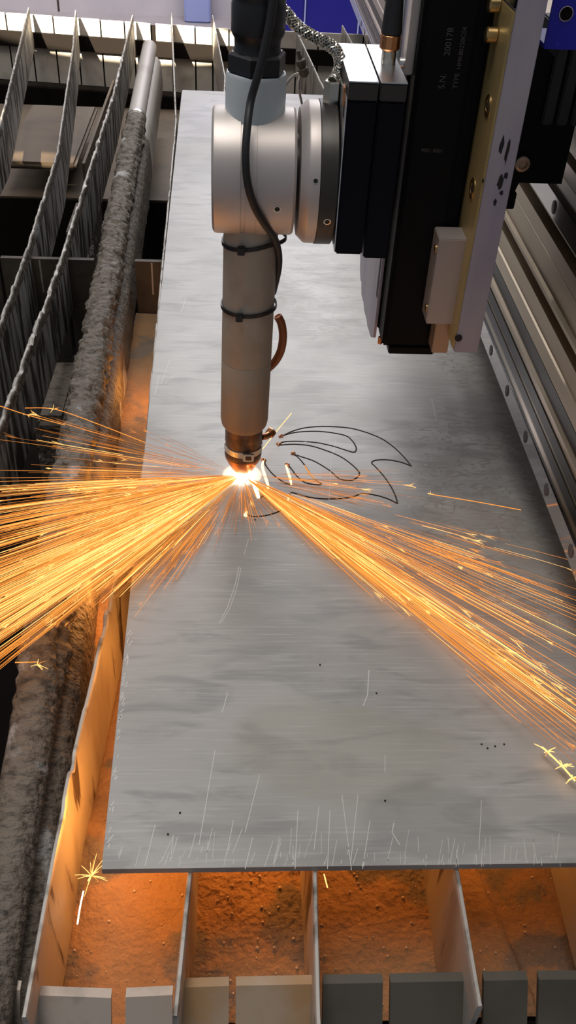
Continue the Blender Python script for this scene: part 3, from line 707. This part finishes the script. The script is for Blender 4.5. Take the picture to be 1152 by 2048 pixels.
# ------------------------------------------------------------------ silver bar with brass side, clamp block
bar = thing('mounting_bar', 'silver bar right of the black column with marker stains and brass side', 'bar', (.1845, -.047, .180))
obj('bar_body', bx((.001, 0, 0), (.0222, .055, .62), .0006), 'silverbar', bar)
obj('brass_side', bx((-.0012, .0008, .004), (.0009, .0545, .275), .0003), 'brassplate', bar)
obj('upper_side', bx((-.001, .0008, .277), (.0009, .0545, .62), .0003), 'navy', bar)
def bolt(parent, y, z, r, m='brass'):
    o = obj('bolt', lathe(nb(), [(r, 0), (r, .0004), (r * .92, .0009), (r * .84, .0004), (r * .78, .0003), (r * .72, .0008), (r * .5, .0008), (r * .5, .0004)], (-.0012, y, z), (-1, 0, 0), 20), m, parent)
    obj('socket', lathe(nb(), [(r * .42, .0004), (r * .42, .0007)], (-.0012, y, z), (-1, 0, 0), 6), 'oldsteel', o)
for px, py in ((976, 212), (945, 377)):
    q = PX(px, py, .1833); bolt(bar, q.y + .047, q.z - .180, .0088)
for px, py in ((994, 70), (1000, 10)):
    q = PX(px, py, .1833); obj('stud', lathe(nb(), [(.0042, 0), (.0055, .001), (.0055, .008), (.0045, .009)], (-.001, q.y + .047, q.z - .180), (-1, 0, 0), 16), 'brass', bar)
q = PY(917, 676, -.0475); obj('hole', lathe(nb(), [(.0033, 0), (.0033, .0006)], (q.x - .1845, -.0004, q.z - .180), (0, -1, 0), 20), 'marker', bar)
for (px, py, w, h) in ((1003, 291, .0035, .013), (1001, 364, .0045, .012), (1003, 386, .003, .004), (1012, 352, .003, .005), (1015, 300, .0025, .02), (990, 405, .0025, .005), (966, 362, .0018, .003)):
    q = PY(px, py, -.0472); bm = nb(); n_ = 14
    ring = [(q.x - .1845 + w / 2 * math.cos(2 * math.pi * i / n_) * (1 + .35 * rnd.uniform(-1, 1)), -.0002, q.z - .180 + h / 2 * math.sin(2 * math.pi * i / n_) * (1 + .35 * rnd.uniform(-1, 1))) for i in range(n_)]
    A = [bm.verts.new(v) for v in ring]; B = [bm.verts.new((v[0], .0002, v[2])) for v in ring]
    bm.faces.new(A); bm.faces.new(list(reversed(B)))
    for i in range(n_): bm.faces.new((A[i], B[i], B[(i + 1) % n_], A[(i + 1) % n_]))
    obj('marker_stain', bm, 'marker', bar, 0)
clamp = thing('clamp_block', 'small silver block with two screws fixed between column and bar', 'block', (.170, -.030, .19))
q0 = PY(850, 648, -.03); q1 = PY(878, 478, -.03); q2 = PY(903, 655, -.03)
obj('block_body', bx((q0.x - .17 + .001, 0, q0.z - .19), (.0148, .026, q1.z - .19), .0008), 'pinkblock', clamp)
for zz in (q0.z + .012, q1.z - .012):
    o = obj('screw', lathe(nb(), [(.0035, 0), (.0035, .001), (.0018, .0012)], (q0.x - .17 + .001, .008, zz - .19), (-1, 0, 0), 18), 'brass', clamp)
foot = thing('foot_block', 'tan metal block under the silver bar at the foot of the column', 'block', (.18, -.02, .165))
q0 = PY(863, 706, -.02); q1 = PY(908, 640, -.02)
obj('block_body', bx((q0.x - .18, 0, q0.z - .165), (q1.x - .18 - .001, .03, .030), .0006), 'tan', foot)
obj('gusset', prism_x([(0.0, .0135), (.03, .0135), (.03, .05), (0.018, .05)], q0.x - .18 + .004, q0.x - .18 + .008), 'brassplate', foot, 0)

# ------------------------------------------------------------------ gantry beam
beam = thing('gantry_beam', 'long brown grey aluminium gantry beam with two steel guide rails on its face', 'beam', (.30, 0, 0))
YB0, YB1 = -.62, 2.9
bp = [(.0, .058), (-.004, .058), (-.004, .088), (.004, .090), (.004, .096), (-.004, .097), (-.004, .104), (-.001, .106), (-.001, .124), (.014, .125), (.014, .1335), (-.008, .135), (-.008, .151), (-.006, .152), (-.006, .172),
      (.016, .174), (.016, .188), (-.014, .195), (-.014, .199), (-.010, .200), (-.010, .2245), (-.0094, .2248), (-.0094, .2254), (-.010, .2257), (-.010, .2405), (.012, .242), (.012, .2515), (-.009, .253), (-.009, .262), (0, .263), (0, .30), (.012, .302), (.012, .312), (-.004, .314), (-.004, .37), (.16, .37), (.16, .058)]
obj('extrusion', prism_y(bp, YB0, YB1), 'beam', beam, 0)
for z0, z1 in ((.1255, .133), (.1745, .1875), (.2425, .251), (.3025, .3115)): obj('groove_strip', bx((.0105, YB0, z0), (.0138, YB1, z1)), 'beamdark', beam, 0)
for z0, z1, xx in ((.0835, .0955, -.0048), (.1085, .1245, -.0018)): obj('reflection_strip', bx((xx, YB0, z0), (xx + .004, YB1, z1)), 'beamdark', beam, 0)  # added strips, dark reflection in the beam face put into colour
lr = obj('lower_rail', bx((-.020, YB0, .0585), (-.0042, YB1, .081), .001), 'rail', beam)
ur = obj('upper_rail', bx((-.020, YB0, .266), (-.0002, YB1, .287), .001), 'rail', beam)
def caps(parent, zc_, ys):
    for y in ys: obj('bolt_cap', lathe(nb(), [(.0062, -.0005), (.0062, .0004), (.0055, .0006)], (-.0201, y, zc_), (-1, 0, 0), 24), 'railcap', parent)
y1 = PX(1018, 765, .28).y; y2 = PX(1100, 980, .28).y; d_ = y1 - PX(1053, 865, .28).y
caps(lr, .0705, [y1 + d_ * k for k in range(-5, 20)])
yu = PX(1112, 398, .28).y
caps(ur, .2765, [yu + d_ * k for k in range(-4, 12)])

# carriage that links column and beam
car = thing('slide_carriage', 'soiled black carriage joining the column to the gantry beam', 'carriage', (.23, .0, .34))
obj('carriage_plate', bx((-.046, .047, -.13), (-.020, .17, .14), .002), 'dark', car)
obj('carriage_body', prism_y([(-.02, -.045), (.004, -.05), (.008, -.036), (.046, -.036), (.046, .02), (.03, .055), (.0, .08), (-.02, .08)], .035, .17), 'dark', car, 0)
obj('lower_body', bx((-.02, .07, -.192), (.0075, .17, -.036), .002), 'dark', car)
obj('tab', bx((-.004, .0345, -.060), (.008, .06, -.045), .0008), 'dark', car)
q = PY(1044, 327, .034)
obj('bolt', lathe(nb(), [(.0065, 0), (.0065, .003), (.004, .0038), (.0035, .0018)], (q.x - .23, .0345, q.z - .34), (0, -1, 0), 20), 'tan', car)
obj('lug', bx((-.012, .028, .040), (-.002, .036, .066), .001), 'slat', car)
chain = thing('drag_chain', 'black ribbed plastic drag chain hanging under the blue cover', 'chain', (.28, .06, .40))
for k in range(9): obj('link', bx((-.035 + k * .0125, -.03, -.045), (-.0255 + k * .0125, .03, .028), .0012), 'chain', chain)
cov = thing('blue_cover', 'bright blue painted sheet cover with a round hole at upper right', 'cover', (.24, -.03, .428))
q0 = PY(1088, 97, -.03); 
bm = nb(); box(bm, (q0.x - .24, 0, .0), (.10, .003, .16)); obj('front_sheet', bm, 'blue', cov, 0)
obj('bottom_flange', bx((q0.x - .24, .003, 0), (.10, .05, .003)), 'blue', cov, 0)
q = PY(1132, 27, -.03)
obj('hole_ring', lathe(nb(), [(.0046, 0), (.0052, .0004), (.0046, .0006)], (q.x - .24, -.0003, q.z - .428), (0, -1, 0), 24, caps=False), 'silverbar', cov)
obj('hole', lathe(nb(), [(.0046, -.001), (.0046, .0005)], (q.x - .24, -.0002, q.z - .428), (0, -1, 0), 24), 'pit', cov)

# ------------------------------------------------------------------ cables, ties, hoses
pts = [PY(556, -120, -.022), PY(546, 0, -.026), PY(533, 80, -.029), PY(516, 150, -.031), PY(502, 200, -.032), PY(495, 250, -.044), PY(491, 310, -.0545), PY(495, 365, -.0565), PY(508, 410, -.053), PY(527, 445, -.046), PY(548, 475, -.025), PY(557, 505, -.010), PY(557, 535, -.004), PY(551, 565, .006), PY(546, 585, .018)]
tag(obj('sensor_cable', tube(nb(), smooth(pts, 8), .0031, 12), 'rubber'), 'thin black cable looping down in front of the silver wrist housing', 'cable')
pts = [PY(556, 633, .014), PY(563, 648, .014), PY(566, 672, .014), PY(562, 700, .015), PY(551, 722, .017), PY(535, 738, .020)]
ph = smooth(pts, 8); bm = tube(nb(), ph, .0040, 14, 0, False)
hose = tag(obj('amber_hose', bm, 'hose'), 'short curved amber brown hose end sticking out behind the torch', 'hose')
d0 = (ph[0] - ph[1]).normalized(); obj('hose_bore', lathe(nb(), [(.0040, 0), (.0036, .0006), (.0028, .0006), (.0027, -.001)], ph[0], d0, 18), 'copper', hose)
def zip_tie(z, bulge, label, tz):
    t = thing('zip_tie', label, 'cable tie', (0, 0, z), 'cable ties around the torch')
    bm = nb(); n_ = 64; ring = []
    x0 = -.0018 + z * math.tan(TILT)
    for i in range(n_):
        a = 2 * math.pi * i / n_; r = .0240
        bx_ = bulge * max(0, math.cos(a - (-.25))) ** 8
        rr = r + bx_; dz = -tz * math.cos(a) * .006
        c, s = math.cos(a), math.sin(a)
        ring.append([bm.verts.new((x0 + (rr + o_) * c, (rr + o_) * s, dz + h)) for o_, h in ((0, -.0017), (.0012, -.0017), (.0012, .0017), (0, .0017))])
    for i in range(n_):
        A, B = ring[i], ring[(i + 1) % n_]
        for k in range(4): bm.faces.new((A[k], B[k], B[(k + 1) % 4], A[(k + 1) % 4]))
    obj('strap', bm, 'plastic', t, 40)
    a = math.radians(-108); x = x0 + .0268 * math.cos(a); y = .0268 * math.sin(a)
    obj('tie_head', bx((x - .0032, y - .0024, -.0042), (x + .0032, y + .0024, .0030), .0006), 'plastic', t); return t
zip_tie(.262, .0065, 'upper black cable tie around the torch, just below the silver housing', -.6)
zip_tie(.199, .0010, 'lower black cable tie around the middle of the torch', -.15)

pts = [PY(536, -60, .03), PY(551, 0, .028), PY(574, 28, .026), PY(594, 52, .024), PY(622, 71, .02), PY(650, 84, .016), PY(673, 103, .012), PY(680, 128, .008), PY(673, 153, .004), Vector((.0635, -.002, .392))]
sp = smooth(pts, 10)
br = thing('braided_hose', 'silver braided hose bending down into the black ring of the wrist', 'hose', (0, 0, 0))
obj('hose_core', tube(nb(), sp, .0036, 14), 'oldsteel', br)
bm = nb()                                           # braid wires wound both ways round the core
fr = []; pu = None
for i, p in enumerate(sp):
    d = (sp[min(i + 1, len(sp) - 1)] - sp[max(i - 1, 0)]).normalized()
    if pu is None: u, v = frame(d)
    else: u = (pu - d * pu.dot(d)).normalized(); v = d.cross(u)
    pu = u; fr.append((p, u, v))
for sgn in (-1, 1):
    for k in range(7):
        w = []
        for i in range((len(fr) - 1) * 4 + 1):
            t = i / 4; j = min(int(t), len(fr) - 2); f_ = t - j
            p = fr[j][0].lerp(fr[j + 1][0], f_); u = fr[j][1]; v = fr[j][2]
            a = 2 * math.pi * k / 7 + sgn * t * .42; r = .0041 + .0003 * math.sin(a * 3.5 * sgn + k)
            w.append(p + (u * math.cos(a) + v * math.sin(a)) * r)
        tube(bm, w, .0007, 4)
tag(obj('braid', bm, 'nickel', br), 'woven bright wire braid', kind='stuff')
q = PY(663, 215, 0)
fit = obj('hex_fitting', lathe(nb(), [(.0062, 0), (.0070, .001), (.0070, .017), (.0060, .018), (.0052, .018)], (.0635, -.002, .3750), (0, 0, 1), 6, a0=.2), 'nickel', br, 25)

vl = thing('bleed_valve', 'tiny dark valve on a looped wire behind the torch neck', 'valve', (.075, .09, .40))
q = PY(605, 135, .09); 
vb = obj('valve_body', lathe(nb(), [(.0025, -.008), (.0045, -.006), (.0045, -.001), (.003, 0), (.0042, .002), (.0042, .006), (.0018, .007), (.0015, .014)], q - vl.location, (-.35, 0, 1), 8), 'oldsteel', vl, 30)
for ps in ([(604, 146), (590, 150), (578, 160), (568, 176)], [(603, 146), (597, 165), (599, 185), (604, 208)]):
    obj('wire', tube(nb(), smooth([PY(a, b, .09) - vl.location for a, b in ps], 6), .0012, 6), 'nickel', vl)

bf = thing('brass_fitting', 'small copper elbow fitting on the right of the torch tip', 'fitting', (.03, .012, .05))
q1 = PY(523, 874, .006); q2 = PY(533, 872, .010); q3 = PY(541, 866, .016)
obj('elbow', tube(nb(), smooth([v - bf.location for v in (q1, q2, q3)], 5), .0036, 12), 'copper', bf)
obj('fitting_nut', lathe(nb(), [(.0048, -.003), (.0055, -.002), (.0055, .003), (.0045, .004)], q3 - bf.location, (.6, .6, .5), 6), 'copper', bf, 25)

# ------------------------------------------------------------------ arc flare
af = thing('plasma_arc', 'blinding white plasma arc between the torch tip and the plate', 'arc', (-.002, 0, .002))
obj('arc_core', lathe(nb(), [(.001, .0068), (.0075, .006), (.010, .0035), (.0105, .001), (.008, -.0005)], seg=32), glow('arc_white', (1.0, .93, .86), 14), af)

def plume(name, d, l, r0, r1, m, org=(-.002, -.002, .004), flat=.5):
    n_ = 20; prof = [(lerp(r0, r1, (i / n_)) * math.sqrt(max(0, 1 - (2 * i / n_ - 1) ** 8)) * (1 if i else 0), l * i / n_) for i in range(n_ + 1)]
    bm = lathe(nb(), prof, org, d, 24)
    for v in bm.verts: v.co.z = max(.0009, org[2] + (v.co.z - org[2]) * flat)
    return obj(name, bm, m, None)
for nm, px, py, l, r0, r1, m in (('glow_plume', 0, 1190, .34, .004, .042, 'jethalo'), ('glow_plume', 0, 1205, .17, .004, .011, 'roothalo'), ('glow_plume', 1152, 1425, .30, .004, .020, 'jethalo'), ('glow_plume', 1152, 1420, .10, .003, .006, 'roothalo')):
    e = P(px, py, .012); o = plume(nm, e - Vector((-.002, -.002, .004)), l, r0, r1, m); o.parent = af; o.location = (.002, 0, -.002)
bm = nb(); bmesh.ops.create_icosphere(bm, subdivisions=3, radius=1, matrix=Matrix.Translation((0, -.003, .002)) @ Matrix.Diagonal((.021, .016, .0085, 1)))
obj('arc_glow', bm, 'archalo', af)

# ------------------------------------------------------------------ sparks
O = Vector((-.002, -.002, .003))
SM = ['spark_d', 'spark_o', 'spark_y', 'white_hot']
def streak(bm, a, b, r, mi, sag=0.0, seg=3, n=5):
    pts = []
    for i in range(n + 1):
        t = i / n; p = a.lerp(b, t); p = p + Vector((0, 0, -sag * (t - t * t) * -4 * .25)); pts.append(p)
    tube(bm, pts, [r * (.45 + .55 * math.sin(math.pi * (.12 + .8 * i / n))) for i in range(n + 1)], seg, mi, False)
def burst(bm, p, d, size, k, r, mi):
    d = d.normalized(); u, v = frame(d)
    for i in range(k):
        a = rnd.uniform(0, 6.283); s = rnd.uniform(.05, .5)
        dd = (d + (u * math.cos(a) + v * math.sin(a)) * s).normalized()
        e = p + dd * size * rnd.uniform(.4, 1)
        p2 = p - d * size * rnd.uniform(0, .9); streak(bm, p2, e - d * size * .3, r * .55, mi, 0, 3, 2)
def pick(ws): return rnd.choices(range(len(ws)), ws)[0]
def jet(bm, px, py, z, t0, t1, r, mi, fork=.15):
    e = P(px, py, z); d = e - O; a = O + d * t0; b = O + d * t1
    if b.z < .0012 and b.y > -.43 and b.x > -.12: b.z = .0012
    streak(bm, a, b, r, mi, rnd.uniform(-.004, .008) * d.length * 2)
    if rnd.random() < fork: burst(bm, b, d, rnd.uniform(.005, .014), rnd.randint(4, 8), r, min(mi + 1, 2))
    elif rnd.random() < fork:
        p = a.lerp(b, rnd.uniform(.4, .9)); burst(bm, p, d, rnd.uniform(.005, .012), 3, r * .9, mi)
# left jet
bm = nb()
for (n_, ya, yb, mode) in ((34, 800, 930, 0), (230, 968, 1060, 1), (30, 930, 975, 0), (470, 1030, 1180, 1), (640, 1150, 1285, 2), (140, 1270, 1350, 1)):
    for _ in range(n_):
        y = rnd.uniform(ya, yb); px = -10; z = max(.001, rnd.gauss(.034, .014))
        if mode == 0: t0 = rnd.uniform(.05, .5); t1 = min(1.15, t0 + rnd.uniform(.2, .6)); mi = pick((5, 5, 1))
        else: t0 = rnd.random() ** 1.2 * .72 + .02; t1 = min(1.7, t0 + rnd.uniform(.10, .62) * (1 if t0 < .45 else 1.5)); mi = pick((4, 7, 2) if mode == 1 else (2, 6, 4))
        jet(bm, px, y, z, t0, t1, rnd.uniform(.00012, .00030), mi, .13)
for _ in range(170):                                     # short fringe on the lower side
    a = rnd.uniform(0, 1); x = lerp(0, 330, a); y = lerp(1330, 1240, a) + rnd.uniform(-60, 10)
    t0 = rnd.uniform(.25, .6); jet(bm, x, y, rnd.uniform(.001, .012), t0, t0 + rnd.uniform(.1, .35), rnd.uniform(.00018, .0003), pick((6, 4, 1)), .12)
for _ in range(90):                                      # bright root of the jet
    y = rnd.gauss(1195, 38); t0 = rnd.uniform(.01, .12); jet(bm, 0, y, .008, t0, t0 + rnd.uniform(.15, .45), rnd.uniform(.0003, .0007), pick((0, 2, 4, 3)), 0)
tag(obj('spark_jet', bm, SM, None, 0, False), 'dense orange spark jet streaming left off the plate from the torch tip', 'sparks', kind='stuff')
# right jet
bm = nb()
for (n_, ya, yb, mode) in ((20, 1110, 1200, 0), (130, 1180, 1400, 1), (190, 1390, 1500, 2), (12, 1490, 1560, 0)):
    for _ in range(n_):
        y = rnd.uniform(ya, yb); z = max(.001, rnd.gauss(.010, .008))
        if mode == 0: t0 = rnd.uniform(.4, .8); t1 = t0 + rnd.uniform(.1, .3); mi = pick((3, 5, 2))
        else: t0 = rnd.random() * .75 + .03; t1 = min(1.15, t0 + rnd.uniform(.10, .5)); mi = pick((4, 7, 1) if mode == 1 else (3, 7, 3))
        jet(bm, 1162, y, z, t0, t1, rnd.uniform(.00013, .00028), mi, .2)
for _ in range(300):
    y = rnd.gauss(1405, 75); t0 = rnd.uniform(.01, .24); jet(bm, 1152, y, abs(rnd.gauss(.004, .01)) + .001, t0, t0 + rnd.uniform(.1, .45), rnd.uniform(.00012, .00026), pick((4, 6, 1)), .05)
for _ in range(26):
    y = rnd.uniform(930, 1080); t0 = rnd.uniform(.05, .4); jet(bm, 1000, y, .003, t0, t0 + rnd.uniform(.1, .35), rnd.uniform(.00016, .00028), pick((6, 3, 0)), .25)
tag(obj('spark_jet', bm, SM, None, 0, False), 'orange spark jet fanning across the plate towards the lower right', 'sparks', kind='stuff')
# little spray towards the viewer
bm = nb()
for _ in range(90):
    x = rnd.gauss(485, 75); y = rnd.uniform(1050, 1115); t0 = rnd.uniform(.05, .5); jet(bm, x, y, rnd.uniform(.001, .006), t0, t0 + rnd.uniform(.15, .5), rnd.uniform(.00014, .00024), pick((8, 3, 0)), .12)
for _ in range(10): jet(bm, 250, rnd.uniform(830, 930), .01, rnd.uniform(.1, .5), rnd.uniform(.6, 1), .0002, 0, .1)
tag(obj('spark_spray', bm, SM, None, 0, False), 'fine short sparks spraying from the torch tip towards the viewer', 'sparks', kind='stuff')

def lone(label, pts, z, r, mi, bursts=()):
    q = [P(x, y, z) for x, y in pts]; t = thing('flying_spark', label, 'spark', q[0])
    bm = nb(); tube(bm, [v - q[0] for v in smooth(q, 4)], r, 5, mi)
    obj('streak', bm, SM, t, 0)
    for (x, y, k, s) in bursts:
        bm = nb(); p = P(x, y, z) - q[0]
        for i in range(k):
            a = rnd.uniform(0, 6.283); e = p + Vector((math.cos(a), math.sin(a) * .8, rnd.uniform(-.4, .5))) * s * rnd.uniform(.25, 1)
            m_ = p.lerp(e, .5) + Vector((0, 0, .06 * s)); tube(bm, smooth([p, m_, e], 3), [r * .7] * 3 + [r * .5] * 3 + [r * .1], 3, rnd.choice((1, 2, 2)), False)
        obj('burst', bm, SM, t, 0)
    return t
lone('single thick glowing spark over the dust left of the front plate corner', [(167, 1782), (160, 1815), (155, 1848)], -.06, .00055, 3)
lone('star shaped bursting spark beside the front left corner of the plate', [(176, 1762), (182, 1752), (186, 1745)], -.05, .0005, 2, ((183, 1752, 20, .019),))
lone('short thin spark falling just below the front edge of the plate', [(648, 1748), (655, 1775)], -.05, .0005, 2)
lone('small fallen spark glowing beside the left edge of the plate', [(260, 966), (269, 960)], -.02, .0007, 2)
lone('lone spark streak crossing the smudged right part of the plate', [(858, 988), (950, 1003), (1042, 1020)], .012, .0004, 1, ((860, 988, 4, .006),))
lone('thin pale spark shooting up right of the torch tip', [(522, 902), (552, 864), (583, 826)], .012, .00035, 2)
lone('feathered spark at the right edge below the jet', [(1085, 1495), (1120, 1528), (1150, 1562)], .010, .0007, 2, ((1095, 1503, 7, .012), (1125, 1532, 7, .012), (1145, 1556, 6, .01)))
lone('forked spark above the slag pipe at the far left', [(0, 812), (55, 830), (130, 850)], .02, .0004, 1, ((55, 830, 5, .010),))
lone('forked spark crossing dark slats above the left jet', [(50, 816), (108, 818), (180, 842), (290, 885)], .02, .0004, 1, ((106, 819, 6, .010),))
lone('little feathered spark over the pipe below the left jet', [(30, 1325), (78, 1324)], .0, .0004, 1, ((74, 1330, 9, .012),))
